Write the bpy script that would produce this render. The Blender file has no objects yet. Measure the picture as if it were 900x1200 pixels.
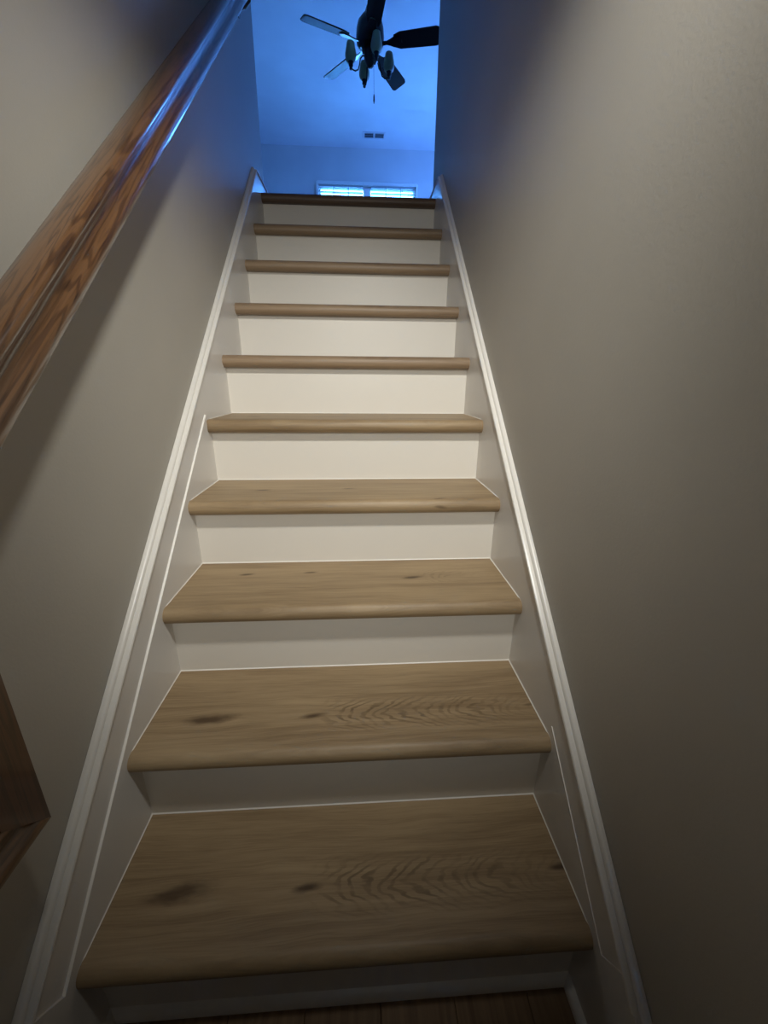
import bpy, bmesh, math, random
from mathutils import Vector, Matrix
random.seed(7)
sc = bpy.context.scene
COL = sc.collection

# ------------------------------------------------------------------ camera
W, G, R, OV, TH = 0.826, 0.21237, 0.19, 0.037, 0.040
NSTEP = 10
SL = R / G
SQ = math.hypot(1, SL)
XW = 0.433                     # wall faces
XS = 0.413                     # skirt faces
yaw, pitch, roll, F = 0.06146, -0.31982, 0.00793, 471.85
cy_, sy_, cp_, sp_ = math.cos(yaw), math.sin(yaw), math.cos(pitch), math.sin(pitch)
f = Vector((sy_*cp_, cy_*cp_, sp_)); r0 = Vector((cy_, -sy_, 0)); u0 = r0.cross(f)
r_ = math.cos(roll)*r0 + math.sin(roll)*u0
u_ = -math.sin(roll)*r0 + math.cos(roll)*u0
cam = bpy.data.cameras.new('camera'); co = bpy.data.objects.new('camera', cam); COL.objects.link(co)
co.matrix_world = Matrix(((r_.x, u_.x, -f.x, 0.03424), (r_.y, u_.y, -f.y, -0.38663), (r_.z, u_.z, -f.z, 1.06845), (0, 0, 0, 1)))
cam.sensor_fit = 'VERTICAL'; cam.sensor_height = 36; cam.lens = F/1200*36
cam.clip_start = 0.02
sc.camera = co

# ------------------------------------------------------------------ world, lights, exposure
wd = bpy.data.worlds.new('world'); sc.world = wd; wd.use_nodes = True
wd.node_tree.nodes['Background'].inputs[0].default_value = (0.10, 0.36, 1.0, 1)
wd.node_tree.nodes['Background'].inputs[1].default_value = 6.0
sc.view_settings.view_transform = 'Standard'; sc.view_settings.look = 'None'
sc.view_settings.gamma = 1; sc.view_settings.use_curve_mapping = False
sc.view_settings.exposure = 0.0

def light(name, kind, loc, target, energy, color, **kw):
    l = bpy.data.lights.new(name, kind); l.energy = energy; l.color = color
    for k, v in kw.items(): setattr(l, k, v)
    o = bpy.data.objects.new(name, l); COL.objects.link(o); o.location = loc
    o.rotation_euler = (Vector(target)-Vector(loc)).to_track_quat('-Z', 'Y').to_euler()
    return o
# warm lamp over the stairwell (above the frame), then two added fills behind the camera
light('stairwell_lamp', 'SPOT', (0.20, -0.18, 2.04), (-0.03, 1.03, 0.70), 62, (1.0, 0.985, 0.925),
      spot_size=math.radians(84), spot_blend=1.0, shadow_soft_size=0.05)
light('frontal_fill_spot', 'SPOT', (0.06, -1.50, 1.50), (0.0, 1.22, 1.02), 66, (1.0, 0.985, 0.925),
      spot_size=math.radians(56), spot_blend=1.0, shadow_soft_size=0.28)  # added frontal fill that brightens the risers, not a known fixture
light('ambient_fill_point', 'POINT', (0.15, -1.30, 2.2), (0, 0, 0), 1.3, (1.0, 0.96, 0.90), shadow_soft_size=0.2)  # added weak fill to lift the dark lower parts
# blue daylight outside the upstairs window, plus an added fill inside the room
light('window_daylight', 'AREA', (0.19, 7.45, 3.35), (0.19, 4.0, 3.6), 1000, (0.075, 0.33, 1.0), shape='RECTANGLE', size=2.2, size_y=1.7)
light('upstairs_blue_fill', 'AREA', (2.76, 5.9, 3.0), (0, 7.0, 3.2), 210, (0.08, 0.27, 1.0), shape='RECTANGLE', size=1.6, size_y=1.3)  # added blue fill for the far wall; no side window is built here

# ------------------------------------------------------------------ helpers
def srgb(r, g, b):
    c = lambda v: (v/255/12.92 if v/255 <= .04045 else ((v/255+.055)/1.055)**2.4)
    return (c(r), c(g), c(b), 1)

class NT:
    def __init__(s, name):
        s.m = bpy.data.materials.new(name); s.m.use_nodes = True
        s.t = s.m.node_tree; s.b = s.t.nodes['Principled BSDF']
    def n(s, ty, **kw):
        x = s.t.nodes.new(ty)
        for k, v in kw.items(): setattr(x, k, v)
        return x
    def put(s, sock, v):
        if isinstance(v, bpy.types.NodeSocket): s.t.links.new(v, sock)
        else: sock.default_value = v
    def math(s, op, a, b=0.0, c=0.0):
        x = s.n('ShaderNodeMath', operation=op)
        s.put(x.inputs[0], a); s.put(x.inputs[1], b); s.put(x.inputs[2], c)
        return x.outputs[0]
    def maprange(s, v, a, b, c=0.0, d=1.0, smooth=True):
        x = s.n('ShaderNodeMapRange'); x.interpolation_type = 'SMOOTHSTEP' if smooth else 'LINEAR'
        for i, q in enumerate((v, a, b, c, d)): s.put(x.inputs[i], q)
        return x.outputs[0]
    def comb(s, x, y, z):
        c = s.n('ShaderNodeCombineXYZ')
        for i, q in enumerate((x, y, z)): s.put(c.inputs[i], q)
        return c.outputs[0]
    def noise(s, vec, scale=1.0, detail=4.0, rough=.55, dist=0.0):
        x = s.n('ShaderNodeTexNoise'); s.put(x.inputs['Vector'], vec)
        x.inputs['Scale'].default_value = scale; x.inputs['Detail'].default_value = detail
        x.inputs['Roughness'].default_value = rough; x.inputs['Distortion'].default_value = dist
        return x.outputs[0]
    def mix(s, fac, a, b, mode='MIX'):
        x = s.n('ShaderNodeMix', data_type='RGBA', blend_type=mode)
        s.put(x.inputs[0], fac); s.put(x.inputs[6], a); s.put(x.inputs[7], b)
        return x.outputs[2]
    def bump(s, h, strength, dist=.001):
        x = s.n('ShaderNodeBump'); s.put(x.inputs['Height'], h)
        x.inputs['Strength'].default_value = strength; x.inputs['Distance'].default_value = dist
        s.t.links.new(x.outputs[0], s.b.inputs['Normal'])
    def coord(s):
        return s.n('ShaderNodeTexCoord').outputs['Object']
    def xyz(s, v):
        x = s.n('ShaderNodeSeparateXYZ'); s.put(x.inputs[0], v); return x.outputs

def plain(name, col, rough=.5, metal=0., spec=.5, bump=None):
    n = NT(name); n.b.inputs['Base Color'].default_value = col
    n.b.inputs['Roughness'].default_value = rough; n.b.inputs['Metallic'].default_value = metal
    n.b.inputs['Specular IOR Level'].default_value = spec
    if bump: n.bump(n.noise(n.coord(), bump[0], 5), bump[1], bump[2])
    return n.m

def paint(name, col, rough, scale, strength, vary=.05, spec=.35):
    n = NT(name); c = n.coord()
    big = n.noise(c, 1.4, 3)
    dark = tuple(x*(1-vary) for x in col[:3])+(1,)
    light_ = tuple(min(1, x*(1+vary)) for x in col[:3])+(1,)
    n.put(n.b.inputs['Base Color'], n.mix(n.maprange(big, .3, .7), dark, light_))
    n.b.inputs['Roughness'].default_value = rough
    n.b.inputs['Specular IOR Level'].default_value = spec
    n.bump(n.noise(c, scale, 4, .6), strength, .0012)
    return n.m

M_wall = paint('taupe_wall_paint', srgb(176, 171, 161), .55, 190, .25)
M_upwall = paint('pale_wall_paint', srgb(205, 200, 195), .8, 160, .3)
M_ceil = paint('ceiling_paint', srgb(225, 225, 225), .9, 120, .3)
M_riser = paint('white_riser_paint', srgb(226, 221, 211), .42, 60, .08, .02)
M_trim = paint('white_trim_paint', srgb(226, 222, 214), .3, 60, .08, .02, .5)
M_skirt = paint('skirt_paint', srgb(222, 219, 214), .28, 45, .12, .03, .5)
M_caulk = plain('white_caulk', srgb(238, 234, 226), .5)
M_bronze = plain('dark_bronze', srgb(34, 26, 24), .35, .6)
M_blade = plain('dark_blade_wood', srgb(36, 26, 22), .62, 0, .15)
M_bulb = plain('socket_black', srgb(22, 20, 20), .5)
M_vent = plain('white_vent_metal', srgb(215, 215, 215), .5)
M_ventdark = plain('vent_duct_dark', srgb(95, 97, 100), .9)
M_brass = plain('aged_bracket_metal', srgb(90, 78, 60), .4, .8)
M_slat = plain('white_blind_slat', srgb(165, 165, 162), .6)

def glassy(name, col, trans=.85, rough=.3):
    n = NT(name); n.b.inputs['Base Color'].default_value = col
    n.b.inputs['Roughness'].default_value = rough; n.b.inputs['Transmission Weight'].default_value = trans
    return n.m
M_shade = glassy('frosted_glass', (.30, .33, .21, 1), .45, .4)
M_pane = glassy('window_glass', (1, 1, 1, 1), 1.0, 0.0)

def oak_tread(name, knots, cathedral, streaks=(), seed=0.0, light_=srgb(173, 150, 116), dark=srgb(114, 92, 66)):
    """pale oak print running along X; knots = (x, y, size, strength); cathedral = (x0, y0, x1, amount)"""
    n = NT(name); c = n.coord(); X, Y, Z = n.xyz(c)
    v = n.math('SUBTRACT', Y, n.math('MULTIPLY', n.math('MINIMUM', Z, 0.0), 1.0))   # wrap the print over the nosing
    wob = n.noise(n.comb(n.math('MULTIPLY', X, 2.2), n.math('MULTIPLY', v, 7.0), seed), 1.0, 3)
    v2 = n.math('ADD', v, n.math('MULTIPLY', n.math('SUBTRACT', wob, .5), .045))
    # the grain bends round the knots
    for (kx, ky, ks, kst) in knots:
        dx = n.math('MULTIPLY', n.math('SUBTRACT', X, kx), 0.35/ks); dy = n.math('MULTIPLY', n.math('SUBTRACT', v, ky), 1.0/ks)
        q = n.math('ADD', n.math('MULTIPLY', dx, dx), n.math('MULTIPLY', dy, dy))
        bend = n.math('DIVIDE', dy, n.math('ADD', 1.0, n.math('MULTIPLY', q, 1.6)))
        v2 = n.math('SUBTRACT', v2, n.math('MULTIPLY', bend, ks*.55))
    g1 = n.noise(n.comb(n.math('MULTIPLY', X, 3.0), n.math('MULTIPLY', v2, 75.0), seed+3), 1.0, 5, .6)
    g2 = n.noise(n.comb(n.math('MULTIPLY', X, 14.0), n.math('MULTIPLY', v2, 420.0), seed+5), 1.0, 3, .6)
    g3 = n.noise(n.comb(n.math('MULTIPLY', X, 2.0), n.math('MULTIPLY', v2, 18.0), seed+9), 1.0, 3, .5)
    fac = n.math('ADD', n.math('MULTIPLY', g1, .42), n.math('ADD', n.math('MULTIPLY', g2, .26), n.math('MULTIPLY', g3, .42)))
    fac = n.maprange(fac, .32, .86, 0, 1)
    col = n.mix(fac, light_, dark)
    mid = tuple(a*.55+b*.45 for a, b in zip(light_, dark))
    if cathedral:
        x0, y0, x1, amt = cathedral
        yy = n.math('SUBTRACT', v2, y0)
        q = n.math('MULTIPLY', n.math('MULTIPLY', yy, yy), 55.0)
        wav = n.noise(n.comb(n.math('MULTIPLY', X, 9), n.math('MULTIPLY', v, 26), seed+1), 1.0, 3, .5)
        t = n.math('ADD', n.math('SUBTRACT', X, n.math('MULTIPLY', n.math('SQRT', n.math('ADD', n.math('MULTIPLY', yy, yy), .0004)), 2.6)), n.math('MULTIPLY', n.math('SUBTRACT', wav, .5), .12))
        ring = n.math('SINE', n.math('MULTIPLY', t, 230.0))
        ring = n.maprange(ring, -.1, .95, 0, 1)
        mk = n.maprange(n.math('ABSOLUTE', yy), .018, .058, 1, 0)
        mk = n.math('MULTIPLY', mk, n.maprange(X, x0-.03, x0+.05, 0, 1))
        mk = n.math('MULTIPLY', mk, n.maprange(X, x1-.16, x1, 1, .25))
        col = n.mix(n.math('MULTIPLY', n.math('MULTIPLY', ring, mk), n.math('MULTIPLY', n.maprange(n.noise(n.comb(n.math('MULTIPLY', X, 12), n.math('MULTIPLY', v, 40), seed+2), 1.0, 2), .35, .65, .25, 1), amt)), col, tuple(x*.62 for x in dark[:3])+(1,))
    for (kx, ky, ks, kst) in knots:
        dx = n.math('MULTIPLY', n.math('SUBTRACT', X, kx), 0.27/ks)
        dy = n.math('MULTIPLY', n.math('SUBTRACT', v, n.math('ADD', ky, n.math('MULTIPLY', n.math('SUBTRACT', X, kx), .10))), 1.0/ks)
        d = n.math('SQRT', n.math('ADD', n.math('MULTIPLY', dx, dx), n.math('MULTIPLY', dy, dy)))
        d = n.math('ADD', d, n.math('MULTIPLY', n.math('SUBTRACT', n.noise(n.comb(n.math('MULTIPLY', X, 20), n.math('MULTIPLY', v, 60), seed), 1.0, 3), .5), .9))
        col = n.mix(n.math('MULTIPLY', n.maprange(d, .12, 1.0, 1, 0), kst), col, srgb(62, 43, 28))
    n.put(n.b.inputs['Base Color'], col)
    n.b.inputs['Roughness'].default_value = .46
    n.b.inputs['Specular IOR Level'].default_value = .4
    n.bump(g2, .12, .0006)
    return n.m

M_treads = {
    1: oak_tread('oak_tread_one', [(-.295, .106, .022, .75), (-.07, .10, .010, .85), (.404, .108, .009, .8)], (-.05, .10, .38, .62), seed=0),
    2: oak_tread('oak_tread_two', [(-.286, .094, .020, .8), (-.07, .093, .010, .8), (.405, .10, .006, .5)], (-.05, .093, .40, .62), seed=0),
    3: oak_tread('oak_tread_three', [(-.27, .176, .008, .8), (-.10, .182, .007, .7), (.17, .14, .010, .8), (-.006, -.01, .006, .6)], (.19, .15, .36, .35), seed=20),
    4: oak_tread('oak_tread_four', [(-.25, .12, .010, .7), (.0, .13, .008, .6), (.25, .02, .007, .6)], None, seed=31),
    5: oak_tread('oak_tread_five', [(-.30, .10, .010, .7), (.12, .12, .007, .5)], None, seed=42),
}
M_tread_far = oak_tread('oak_tread_upper', [], None, seed=55, light_=srgb(160, 137, 110), dark=srgb(106, 86, 66))
M_tread_top = oak_tread('oak_tread_landing', [], None, seed=70, light_=srgb(118, 98, 82), dark=srgb(78, 62, 50))

def red_oak(name, ax, base=srgb(104, 74, 48), dark=srgb(52, 33, 22)):
    n = NT(name); c = n.coord(); X, Y, Z = n.xyz(c)
    A = {'y': (X, Y, Z), 'z': (X, Z, Y)}[ax]
    lx = n.math('MULTIPLY', A[0], 24.0); lz = n.math('MULTIPLY', A[2], 24.0); ly = n.math('MULTIPLY', A[1], 1.5)
    w = n.noise(n.comb(lx, ly, lz), 1.0, 3, .5, .6)
    bands = n.math('SINE', n.math('MULTIPLY', w, 60.0))
    bands = n.maprange(bands, .0, 1.0, 0, 1)
    fine = n.noise(n.comb(n.math('MULTIPLY', A[0], 420), n.math('MULTIPLY', A[1], 12), n.math('MULTIPLY', A[2], 420)), 1.0, 3, .6)
    fc = n.math('ADD', n.math('MULTIPLY', bands, .55), n.math('MULTIPLY', n.maprange(fine, .45, .75), .5))
    n.put(n.b.inputs['Base Color'], n.mix(fc, base, dark))
    n.b.inputs['Roughness'].default_value = .3
    n.b.inputs['Coat Weight'].default_value = .8; n.b.inputs['Coat Roughness'].default_value = .09
    n.bump(fine, .18, .0006)
    return n.m
M_rail = red_oak('red_oak_rail', 'y')
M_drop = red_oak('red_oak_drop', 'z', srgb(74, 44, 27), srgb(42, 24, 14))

def floor_mat():
    n = NT('oak_floor_plank'); c = n.coord(); X, Y, Z = n.xyz(c)
    info = n.n('ShaderNodeObjectInfo'); rnd = info.outputs['Random']
    g = n.noise(n.comb(n.math('MULTIPLY', X, 70), n.math('MULTIPLY', Y, 3), n.math('MULTIPLY', rnd, 30)), 1.0, 5, .6)
    col = n.mix(n.maprange(g, .3, .75), srgb(138, 112, 82), srgb(104, 80, 56))
    col = n.mix(n.math('MULTIPLY', rnd, .3), col, srgb(80, 60, 42))
    n.put(n.b.inputs['Base Color'], col); n.b.inputs['Roughness'].default_value = .42
    n.bump(g, .1, .0005)
    return n.m
M_floor = floor_mat()

def new(name, bm, mat, parent=None, smooth=False, loc=None, rot=None):
    bmesh.ops.recalc_face_normals(bm, faces=bm.faces)
    me = bpy.data.meshes.new(name); bm.to_mesh(me); bm.free()
    if smooth:
        for p in me.polygons: p.use_smooth = True
        me.set_sharp_from_angle(angle=math.radians(40))
    me.materials.append(mat)
    o = bpy.data.objects.new(name, me); COL.objects.link(o)
    if loc is not None: o.location = loc
    if rot is not None: o.rotation_euler = rot
    if parent is not None: o.parent = parent
    return o

def box(bm, x0, x1, y0, y1, z0, z1, bev=0.0):
    vs = [bm.verts.new((x, y, z)) for z in (z0, z1) for y in (y0, y1) for x in (x0, x1)]
    fs = [bm.faces.new([vs[i] for i in q]) for q in ((0,1,3,2),(4,6,7,5),(0,4,5,1),(2,3,7,6),(0,2,6,4),(1,5,7,3))]
    if bev:
        es = list({e for f_ in fs for e in f_.edges})
        bmesh.ops.bevel(bm, geom=es, offset=bev, segments=2, affect='EDGES', profile=.5)
    return bm

def prism(bm, A, B):
    """loft between two equal loops of 3-D points"""
    a = [bm.verts.new(p) for p in A]; b = [bm.verts.new(p) for p in B]
    n = len(a)
    for i in range(n):
        j = (i+1) % n; bm.faces.new((a[i], a[j], b[j], b[i]))
    bm.faces.new(a[::-1]); bm.faces.new(b)
    return bm

def lathe(bm, prof, M=Matrix.Identity(4), seg=20):
    rings = []
    for (r, z) in prof:
        rings.append([bm.verts.new(M @ Vector((r*math.cos(2*math.pi*i/seg), r*math.sin(2*math.pi*i/seg), z))) for i in range(seg)])
    for a, b in zip(rings, rings[1:]):
        for i in range(seg):
            j = (i+1) % seg; bm.faces.new((a[i], a[j], b[j], b[i]))
    bm.faces.new(rings[0][::-1]); bm.faces.new(rings[-1])
    return bm

def tube(bm, pts, r, seg=8):
    pts = [Vector(p) for p in pts]; rings = []
    for i, p in enumerate(pts):
        d = (pts[min(i+1, len(pts)-1)]-pts[max(i-1, 0)]).normalized()
        a = d.orthogonal().normalized() if i == 0 else (a - d*a.dot(d)).normalized()
        b = d.cross(a)
        rings.append([bm.verts.new(p + r*(a*math.cos(2*math.pi*k/seg)+b*math.sin(2*math.pi*k/seg))) for k in range(seg)])
    for A, B in zip(rings, rings[1:]):
        for i in range(seg):
            j = (i+1) % seg; bm.faces.new((A[i], A[j], B[j], B[i]))
    bm.faces.new(rings[0][::-1]); bm.faces.new(rings[-1])
    return bm

def empty(name, loc, label, cat, group=None, rz=0):
    o = bpy.data.objects.new(name, None); COL.objects.link(o); o.location = loc; o.rotation_euler = (0, 0, rz)
    o.empty_display_size = .05
    o['label'] = label; o['category'] = cat
    if group: o['group'] = group
    return o

def struct(name, bm, mat, smooth=False):
    o = new(name, bm, mat, smooth=smooth); o['kind'] = 'structure'; return o

# ------------------------------------------------------------------ the shell
H0, H1 = 1.90, 4.34           # landing height, ceiling
YE_L, YE_R = 2.085, 2.13      # ends of the stairwell walls
YF = 7.05                     # far wall
UPX0, UPX1 = -2.6, 2.8
struct('wall_left', box(bmesh.new(), -.553, -XW, -1.8, YE_L, 0, H1, ), M_wall)
struct('wall_right', box(bmesh.new(), XW, .553, -.24, YE_R, 0, H1), M_wall)
struct('wall_right_landing', box(bmesh.new(), 1.30, 1.42, -1.8, -.12, 0, H1), M_wall)
struct('wall_front_landing', box(bmesh.new(), .553, 1.30, -.24, -.12, 0, H1), M_wall)
struct('wall_back', box(bmesh.new(), -.553, 1.42, -1.92, -1.8, 0, H1), M_wall)
struct('ceiling', box(bmesh.new(), UPX0-.12, UPX1+.12, -1.92, YF+.14, H1, H1+.12), M_ceil)
struct('wall_left_upper', box(bmesh.new(), UPX0-.12, UPX0, 1.9, YF+.14, H0, H1), M_upwall)
struct('wall_right_upper', box(bmesh.new(), UPX1, UPX1+.12, 1.9, YF+.14, H0, H1), M_upwall)
struct('wall_near_upper_left', box(bmesh.new(), UPX0, -.553, YE_L-.12, YE_L, H0, H1), M_upwall)
struct('wall_near_upper_right', box(bmesh.new(), .553, UPX1, YE_R-.12, YE_R, H0, H1), M_upwall)
struct('wall_light_block', box(bmesh.new(), -.553, .553, YE_R+.002, 2.25, -.012, H0-.2), M_wall)  # unseen, added to keep sky light from leaking through the stair gaps
bm = bmesh.new()
WX0, WX1, WZ0, WZ1 = -.555, .945, 2.75, 3.875
box(bm, UPX0, WX0, YF, YF+.14, H0, H1); box(bm, WX1, UPX1, YF, YF+.14, H0, H1)
box(bm, WX0, WX1, YF, YF+.14, H0, WZ0); box(bm, WX0, WX1, YF, YF+.14, WZ1, H1)
struct('wall_far_upper', bm, M_upwall)
bm = bmesh.new()
box(bm, UPX0, UPX1, YE_R, YF, H0-.2, H0-.002)
box(bm, -.433, .433, 9*G+.13, YE_R, H0-.2, H0-.002)
box(bm, UPX0, -.553, YE_L-.12, YE_R, H0-.2, H0-.002); box(bm, .553, UPX1, YE_R-.12, YE_R, H0-.2, H0-.002)
struct('floor_upper', bm, M_tread_top)
fl = struct('floor', box(bmesh.new(), -.553, 1.42, -1.92, 2.25, -.12, -.012), M_ventdark)
me0 = None
x = -.476; k = 0
while x < 1.30:                                   # floor planks, joints recessed
    x0, x1 = max(x, -.433), min(x+.134, 1.30)
    y1 = .036 if x0 < .42 else -.24
    cuts = [-1.8] + sorted([-1.8+((k*.57) % 1.2)+.35]) + [y1]
    for a, b in zip(cuts, cuts[1:]):
        xm = (x0+x1)/2
        bm = box(bmesh.new(), x0-xm+.0004, x1-xm-.0004, a+.001, b-.001, -.012, 0, .0008)
        new('floor_plank', bm, M_floor, fl, loc=(xm, 0, 0))
    x += .134; k += 1

# ------------------------------------------------------------------ staircase
st = empty('staircase', (0, OV, 0), 'straight white staircase with pale oak treads climbing between taupe walls', 'staircase')
def at(o): o.location = Vector(o.location)-Vector(st.location); return o

def tread_profile(depth):
    """(y, z) loop: full bullnose at the front, slab behind"""
    pts = [(depth, -.001), (depth, -.022), (OV+.004, -.024), (OV-.001, -TH+.002)]
    rr = TH/2
    for i in range(13):
        a = -math.pi/2 - math.pi*i/12
        pts.append((rr+.0 + rr*math.cos(a), -rr + rr*math.sin(a)))
    return [(y, z) for (y, z) in pts]

for k in range(1, NSTEP+1):
    dep = G+OV if k < NSTEP else .13
    prof = tread_profile(dep)
    bm = bmesh.new()
    hw = XS+.0045
    prism(bm, [(-hw, y, z) for y, z in prof], [(hw, y, z) for y, z in prof])
    m = M_treads.get(k, M_tread_far if k < NSTEP else M_tread_top)
    o = new('tread', bm, m, st, smooth=True, loc=(0, (k-1)*G, k*R)); at(o)
    if k == NSTEP: o['label'] = 'darker oak landing nosing at the top of the stairs'
    # riser below it
    bm = box(bmesh.new(), -hw, hw, 0, .016, (0 if k == 1 else .0005), R-.0225 if True else 0)
    o = new('riser', bm, M_riser, st, loc=(0, (k-1)*G+OV, (k-1)*R)); at(o)
    # fine caulk lines where tread meets skirts and next riser
    if k < NSTEP:
        yb = G+OV
        for s in (-1, 1):
            a = [(s*XS, .012, -.006), (s*(XS-.0022), .012, -.006), (s*(XS-.0022), .022, .0012), (s*XS, .022, .0024)]
            bm = bmesh.new()
            path = [(.003, -.022), (.006, -.010), (.014, -.002), (.03, .0), (yb, .0)]
            rings = []
            for (y, z) in path:
                rings.append([bm.verts.new(p) for p in ((s*(XS+.0005), y, z+.0014), (s*(XS-.0015), y, z+.0003), (s*(XS-.0015), y, z-.001), (s*(XS+.0005), y, z-.001))])
            for A, B in zip(rings, rings[1:]):
                for i in range(4):
                    j = (i+1) % 4; bm.faces.new((A[i], A[j], B[j], B[i]))
            bm.faces.new(rings[0][::-1]); bm.faces.new(rings[-1])
            o = new('caulk_line', bm, M_caulk, st, loc=(0, (k-1)*G, k*R)); at(o)
        bm = bmesh.new()
        prism(bm, [(-XS, yb+.0005, .0022), (-XS, yb-.002, .0003), (-XS, yb-.002, -.0005), (-XS, yb+.0005, -.0005)],
                  [(XS, yb+.0005, .0022), (XS, yb-.002, .0003), (XS, yb-.002, -.0005), (XS, yb+.0005, -.0005)])
        o = new('caulk_line', bm, M_caulk, st, loc=(0, (k-1)*G, k*R)); at(o)

def nose(y, perp): return R + SL*y + perp*SQ     # height at y of the line 'perp' above the nosings

def skirt(side):
    s = -1 if side == 'left' else 1
    perp_top = .088 if s < 0 else .080        # top edge of the board
    ztop = 1.955 if s < 0 else 1.962           # top of the upstairs baseboard board
    yend = YE_L if s < 0 else YE_R
    y0 = -.105
    yk = (ztop - R - perp_top*SQ)/SL           # where the slope meets the level baseboard
    xo, xi = s*(XW-.0006), s*(XS+.0035 if s < 0 else XS+.001)
    # outer board
    loop = [(y0, 0.0), (y0, nose(y0, perp_top)), (yk, ztop), (yend, ztop), (yend, 1.9-.15), (1.95, 1.55), (.5, .2), (.3, 0)]
    bm = bmesh.new(); prism(bm, [(xo, y, z) for y, z in loop], [(xi, y, z) for y, z in loop])
    o = new('skirt_board', bm, M_skirt, st); at(o)
    # inner board: covers everything under the seam and the foot
    ps = .0125 if s < 0 else .0115
    ys = -.018
    zs = nose(ys, ps)
    dx = -(perp_top-ps)*SL/SQ; dz = (perp_top-ps)/SQ
    ytop_end = .845 if s < 0 else .225           # seam fades out farther up
    loop = [(y0, 0.0), (y0, nose(y0, perp_top)-.002), (ys+dx, zs+dz-.002), (ys, zs)]
    loop += [(ytop_end, nose(ytop_end, ps)), (ytop_end, .12), (.3, 0)]
    bm = bmesh.new(); prism(bm, [(xi, y, z) for y, z in loop], [(s*XS, y, z) for y, z in loop])
    o = new('skirt_board', bm, M_skirt, st); at(o)
    # the seam's caulk
    bm = bmesh.new(); wd_ = .0034 if s < 0 else .0014
    A = [(xi, ys, zs-.0005), (s*XS-s*.0006, ys, zs-.0005), (s*XS-s*.0006, ys, zs+.0008), (xi, ys, zs+wd_)]
    dy = ytop_end-ys
    B = [(x, y+dy, z+dy*SL) for x, y, z in A]
    prism(bm, A, B); o = new('caulk_line', bm, M_caulk, st); at(o)
    bm = bmesh.new()
    A = [(xi, ys, zs), (s*XS-s*.0004, ys, zs), (s*XS-s*.0004, ys+.0008, zs+.0010), (xi, ys+.001, zs+.0012)]
    B = [(x, y+dx, z+dz) for x, y, z in A]
    prism(bm, A, B); o = new('caulk_line', bm, M_skirt, st); at(o)
    # far part behind: inner face continues flush for the upper flight
    # cap moulding: section (distance from wall, perp above board top)
    sec = [(0, -.006), (.0220, -.006), (.0232, -.0035), (.0220, -.0005), (.0165, .0014), (.0140, .0016), (.0132, .0000), (.0120, .0002), (.0112, .0040), (.0085, .0066), (.0040, .0080), (0, .0080)]
    def P(y, z, ny, nz): return [(s*(XW-.0006-a), y+ny*b, z+nz*b) for a, b in sec]
    ny, nz = -SL/SQ, 1/SQ
    zt = lambda y: nose(y, perp_top)
    # bottom end is cut back at an angle
    A = [(s*(XW-.0006-a*.975), y0+ny*b+.015*(a/.024), zt(y0)+nz*b+SL*.015*(a/.024)) for a, b in sec]
    # mitre where slope turns level
    th = math.atan(SL)/2; mx, mz = -math.tan(th), 1.0
    Bm = [(s*(XW-.0006-a*.975), yk+mx*b, ztop+b) for a, b in sec]
    C = [(s*(XW-.0006-a*.975), yend, ztop+b) for a, b in sec]
    bm = bmesh.new(); prism(bm, A, Bm); o = new('cap_moulding', bm, M_trim, st, smooth=True); at(o)
    bm = bmesh.new(); prism(bm, Bm, C); o = new('cap_moulding', bm, M_trim, st, smooth=True); at(o)
skirt('left'); skirt('right')

# quarter-round shoe at the foot of the first riser and along both skirts
def shoe(bm, p0, p1, inward):
    """p0,p1 on the floor at the wall face; inward = unit direction away from it; mitred both ends"""
    sec = [(0, 0), (.013, 0), (.0125, .005), (.0105, .011), (.006, .0165), (0, .019)]
    d = (Vector(p1)-Vector(p0)).normalized(); inw = Vector(inward)
    return sec, d, inw
sec = [(0, 0), (.013, 0), (.0125, .005), (.0105, .011), (.006, .0165), (0, .019)]
bm = bmesh.new()
prism(bm, [(-XS+a, OV-a, b) for a, b in sec], [(XS-a, OV-a, b) for a, b in sec])
o = new('shoe_moulding', bm, M_trim, st, smooth=True); at(o)
for s in (-1, 1):
    bm = bmesh.new()
    prism(bm, [(s*(XS-a), OV-a, b) for a, b in sec], [(s*(XS-a), -.105, b) for a, b in sec])
    o = new('shoe_moulding', bm, M_trim, st, smooth=True); at(o)

# landing baseboards behind the camera and upstairs far wall
struct('baseboard_left', box(bmesh.new(), -XW, -XW+.014, -1.8, -.106, 0, .09, .002), M_trim)
struct('baseboard_far', box(bmesh.new(), UPX0, UPX1, YF-.014, YF, H0, H0+.09, .002), M_trim)

# ------------------------------------------------------------------ handrail
RX = -.379; PB = .5495          # rail centre, bottom of its section above the nosing line
half = [(0, 0), (.022, 0), (.0265, .002), (.0285, .005), (.0288, .012), (.0275, .0165), (.0245, .0200), (.0205, .0245), (.0185, .0305), (.0190, .0365), (.0215, .0420), (.0250, .0455), (.0275, .0490), (.0272, .0530), (.0235, .0570), (.0140, .0597), (0, .0605)]
SEC = half + [(-a, b) for a, b in half[::-1][1:-1]]
hr = empty('handrail', (RX, 0, nose(0, PB)), 'glossy red oak handrail sloping up the left wall with a plumb drop at its foot', 'handrail')
h0 = Vector(hr.location)
YM = -.006                      # outer face of the plumb drop
ang = math.atan(SL)
def rail_piece(name, A, B, mat, rotx=0.0):
    """A, B loops in world space; object axes follow the grain"""
    o_loc = Vector(A[0]); Mi = Matrix.Rotation(-rotx, 4, 'X')
    bm = bmesh.new()
    prism(bm, [Mi @ (Vector(p)-o_loc) for p in A], [Mi @ (Vector(p)-o_loc) for p in B])
    return new(name, bm, mat, hr, smooth=True, loc=o_loc-h0, rot=(rotx, 0, 0))
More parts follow.
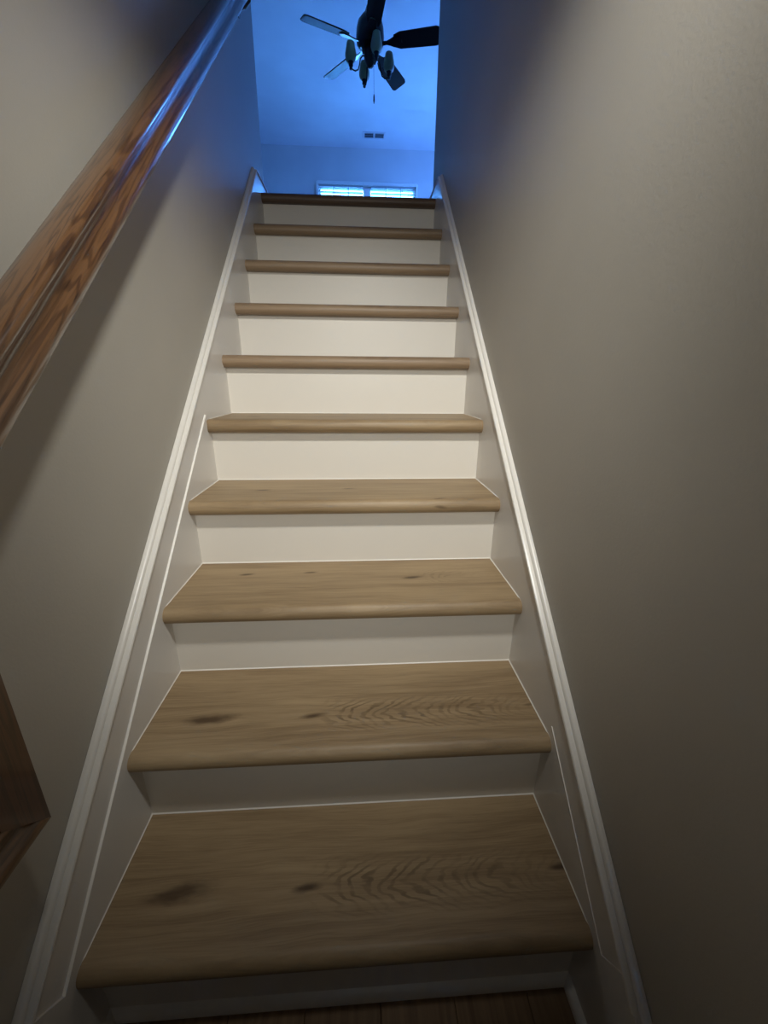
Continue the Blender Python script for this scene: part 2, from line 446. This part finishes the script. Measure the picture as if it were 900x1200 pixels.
# sloping rail: section normal to the slope, lower end cut plumb, upper end square
ny, nz = -SL/SQ, 1/SQ
yA, yB = YM-.030, 1.93
A = [(RX+a, yA, nose(yA, PB)+b*SQ) for a, b in SEC]
B = [(RX+a, yB+ny*b, nose(yB, PB)+nz*b) for a, b in SEC]
rail_piece('rail', A, B, M_rail, ang)
# plumb drop
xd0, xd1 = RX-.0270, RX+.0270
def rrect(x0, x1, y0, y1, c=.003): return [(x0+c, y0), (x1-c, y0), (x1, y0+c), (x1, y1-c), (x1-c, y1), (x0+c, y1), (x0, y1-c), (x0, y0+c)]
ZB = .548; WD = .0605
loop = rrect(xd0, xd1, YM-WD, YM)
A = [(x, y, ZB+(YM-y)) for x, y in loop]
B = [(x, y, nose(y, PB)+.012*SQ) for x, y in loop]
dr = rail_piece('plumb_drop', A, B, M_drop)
dr['label'] = 'plain upright oak block below the sloping rail'
# level foot running back along the wall
A = [(RX+a, YM-b, ZB+b) for a, b in SEC]
B = [(RX+a, -.36, ZB+b) for a, b in SEC]
rail_piece('level_rail', A, B, M_rail)
def bracket(y, z):
    bm = bmesh.new()
    lathe(bm, [(.026, 0), (.026, .004), (.018, .007)], Matrix.Translation((-XW, y, z-.075)) @ Matrix.Rotation(math.pi/2, 4, 'Y'), 16)
    tube(bm, [(-XW+.004, y, z-.075), (-XW+.03, y, z-.07), (RX-.004, y, z-.05), (RX, y, z-.02), (RX, y, z)], .0055)
    o = new('bracket', bm, M_brass, hr, smooth=True, loc=-h0); return o
bracket(1.80, nose(1.80, PB)+.002); bracket(-.26, ZB+.002)

# ------------------------------------------------------------------ upstairs window and blinds
bm = bmesh.new()
cw = .03
y0_, y1_ = YF-.018, YF-.0005
box(bm, WX0-cw, WX0, y0_, y1_, WZ0-.05, WZ1+cw, .002); box(bm, WX1, WX1+cw, y0_, y1_, WZ0-.05, WZ1+cw, .002)
box(bm, WX0-.01, WX1+.01, y0_-.004, y1_, WZ1, WZ1+cw+.01, .002); box(bm, WX0-.06, WX1+.06, YF-.05, y1_, WZ0-.05, WZ0-.02, .003)
win = struct('window_1', bm, M_trim)
MX0, MX1 = .135, .245
bm = bmesh.new()
fy0, fy1 = YF+.06, YF+.11
box(bm, WX0, WX1, fy0, fy1, WZ1-.035, WZ1); box(bm, WX0, WX1, fy0, fy1, WZ0, WZ0+.04)
box(bm, WX0, WX0+.035, fy0, fy1, WZ0+.04, WZ1-.035); box(bm, WX1-.035, WX1, fy0, fy1, WZ0+.04, WZ1-.035)
new('window_frame', bm, M_trim, win)
new('mullion', box(bmesh.new(), MX0, MX1, YF+.002, fy1+.02, WZ0+.04, WZ1-.035), M_trim, win)
for a, b in ((WX0+.035, MX0), (MX1, WX1-.035)):
    new('pane', box(bmesh.new(), a, b, YF+.082, YF+.086, WZ0+.04, WZ1-.035), M_pane, win)
for i, (a, b) in enumerate(((WX0+.006, MX0-.004), (MX1+.004, WX1-.006))):
    bl = empty('window_blind', ((a+b)/2, YF+.03, WZ0+.01), ['white slatted blind in the left half of the upstairs window', 'white slatted blind in the right half of the upstairs window'][i], 'blind', 'blinds in the upstairs window')
    hwid = (b-a)/2
    new('headrail', box(bmesh.new(), -hwid, hwid, -.022, .022, WZ1-.022-WZ0-.01, WZ1-.001-WZ0-.01), M_slat, bl)
    bm = bmesh.new(); box(bm, -hwid+.004, hwid-.004, -.026, .026, -.0025, .0025)
    z = WZ1-WZ0-.055; first = None
    while z > .03:
        if first is None:
            first = new('slat', bm, M_slat, bl, loc=(0, 0, z), rot=(math.radians(-8), 0, 0)); o = first
        else:
            o = first.copy(); COL.objects.link(o); o.location = (0, 0, z); o.parent = bl
        z -= .046
    bm = bmesh.new()
    for t in (-.33, .33):
        box(bm, t*hwid*1.0-.006, t*hwid*1.0+.006, -.029, -.0275, .0, WZ1-WZ0-.03)
    new('ladder_tape', bm, M_slat, bl)
    new('bottom_rail', box(bmesh.new(), -hwid+.004, hwid-.004, -.02, .02, -.004, .014), M_slat, bl)

# ------------------------------------------------------------------ ceiling vent
v = empty('ceiling_vent', (.288, 6.70, H1), 'small white louvred ceiling vent near the far upstairs wall', 'vent')
bm = bmesh.new()
VX, VY = .155, .085
box(bm, -VX, VX, -VY, -VY+.025, -.008, 0); box(bm, -VX, VX, VY-.025, VY, -.008, 0)
box(bm, -VX, -VX+.02, -VY+.025, VY-.025, -.008, 0); box(bm, VX-.02, VX, -VY+.025, VY-.025, -.008, 0)
box(bm, -.012, .012, -VY+.025, VY-.025, -.008, 0)
new('frame', bm, M_vent, v)
new('duct_opening', box(bmesh.new(), -VX+.02, VX-.02, -VY+.025, VY-.025, -.0025, -.0005), M_ventdark, v)
for sx in (-1, 1):
    for j in range(5):
        bm = bmesh.new(); box(bm, -.059, .059, -.004, .004, -.0006, .0006)
        new('louvre', bm, M_ventdark if j % 2 else M_vent, v, loc=(sx*.0735, -.044+j*.022, -.006), rot=(math.radians(38), 0, 0))

# ------------------------------------------------------------------ ceiling fan
FX, FY = .158, 4.0
fan = empty('ceiling_fan', (FX, FY, H1), 'dark bronze five-blade ceiling fan with four frosted shades hanging upstairs', 'ceiling fan')
def Z(z): return z-H1
new('canopy', lathe(bmesh.new(), [(.03, Z(4.24)), (.055, Z(4.26)), (.07, Z(4.30)), (.072, Z(4.34))], seg=24), M_bronze, fan, smooth=True)
new('downrod', lathe(bmesh.new(), [(.014, Z(3.90)), (.014, Z(4.25))], seg=12), M_bronze, fan, smooth=True)
new('motor_housing', lathe(bmesh.new(), [(.055, Z(3.665)), (.095, Z(3.675)), (.112, Z(3.70)), (.116, Z(3.74)), (.112, Z(3.79)), (.10, Z(3.83)), (.07, Z(3.865)), (.045, Z(3.89)), (.03, Z(3.93))], seg=28), M_bronze, fan, smooth=True)
new('switch_housing', lathe(bmesh.new(), [(.012, Z(3.545)), (.022, Z(3.55)), (.035, Z(3.57)), (.05, Z(3.60)), (.055, Z(3.64)), (.05, Z(3.668))], seg=20), M_bronze, fan, smooth=True)
ZBL = 3.70
L0, L1 = .20, .575
for i in range(5):
    a = math.radians(-13+72*i)
    Mz = Matrix.Rotation(a, 4, 'Z'); Mp = Matrix.Rotation(math.radians(-17), 4, 'X')
    T = Matrix.Translation((0, 0, Z(ZBL)))
    bm = bmesh.new()
    n_ = 7
    out = [(L0, -.042), (L0+.05, -.060)] + [(L0+.05+(L1-.03-L0-.05)*q/4, -.060-.008*q/4) for q in range(1, 5)] + [(L1-.01, -.062), (L1, -.048), (L1, .048), (L1-.01, .062), (L1-.03, .068), (L0+.05, .060), (L0, .042)]
    prism(bm, [T @ Mz @ Mp @ Vector((x, y, -.004)) for x, y in out], [T @ Mz @ Mp @ Vector((x, y, .004)) for x, y in out])
    bo = new('blade', bm, M_blade, fan)
    bm = bmesh.new()
    br = [(.085, -.016), (.14, -.012), (.17, -.022), (.20, -.036), (.245, -.030), (.265, -.012), (.265, .012), (.245, .030), (.20, .036), (.17, .022), (.14, .012), (.085, .016)]
    prism(bm, [T @ Mz @ Mp @ Vector((x, y, -.012)) for x, y in br], [T @ Mz @ Mp @ Vector((x, y, -.0042)) for x, y in br])
    new('blade_iron', bm, M_bronze, bo)
for i, deg in enumerate((16, 106, 196, 286)):
    a = math.radians(deg); d = Vector((math.cos(a), math.sin(a), 0)); up = Vector((0, 0, 1))
    P = lambda rr, z: d*rr+up*Z(z)
    bm = bmesh.new()
    ctrl = [(.03, 3.615), (.065, 3.612), (.085, 3.59), (.092, 3.55), (.105, 3.515), (.13, 3.502), (.155, 3.507), (.168, 3.53)]
    tube(bm, [P(*c) for c in ctrl], .0055)
    arm = new('light_arm', bm, M_bronze, fan, smooth=True)
    c = P(.168, 3.0); c.z = 0
    T = Matrix.Translation(c)
    new('socket', lathe(bmesh.new(), [(.006, Z(3.500)), (.012, Z(3.506)), (.012, Z(3.52)), (.02, Z(3.527)), (.018, Z(3.545)), (.024, Z(3.552)), (.024, Z(3.562))], T, 14), M_bulb, arm, smooth=True)
    prof = [(.026, Z(3.552)), (.040, Z(3.565)), (.046, Z(3.585)), (.046, Z(3.605)), (.038, Z(3.64)), (.031, Z(3.672)), (.029, Z(3.676)), (.027, Z(3.672)), (.034, Z(3.64)), (.042, Z(3.605)), (.042, Z(3.587)), (.036, Z(3.570)), (.022, Z(3.558))]
    sh = new('lamp_shade', lathe(bmesh.new(), prof, T, 18), M_shade, arm, smooth=True)
bm = bmesh.new(); tube(bm, [(.03, .0, Z(3.56)), (.032, -.002, Z(3.37))], .0012, 5)
ch = new('pull_chain', bm, M_bronze, fan)
new('pull_fob', lathe(bmesh.new(), [(.002, Z(3.375)), (.006, Z(3.36)), (.007, Z(3.33)), (.003, Z(3.31))], Matrix.Translation((.032, -.002, 0)), 8), M_bronze, ch, smooth=True)
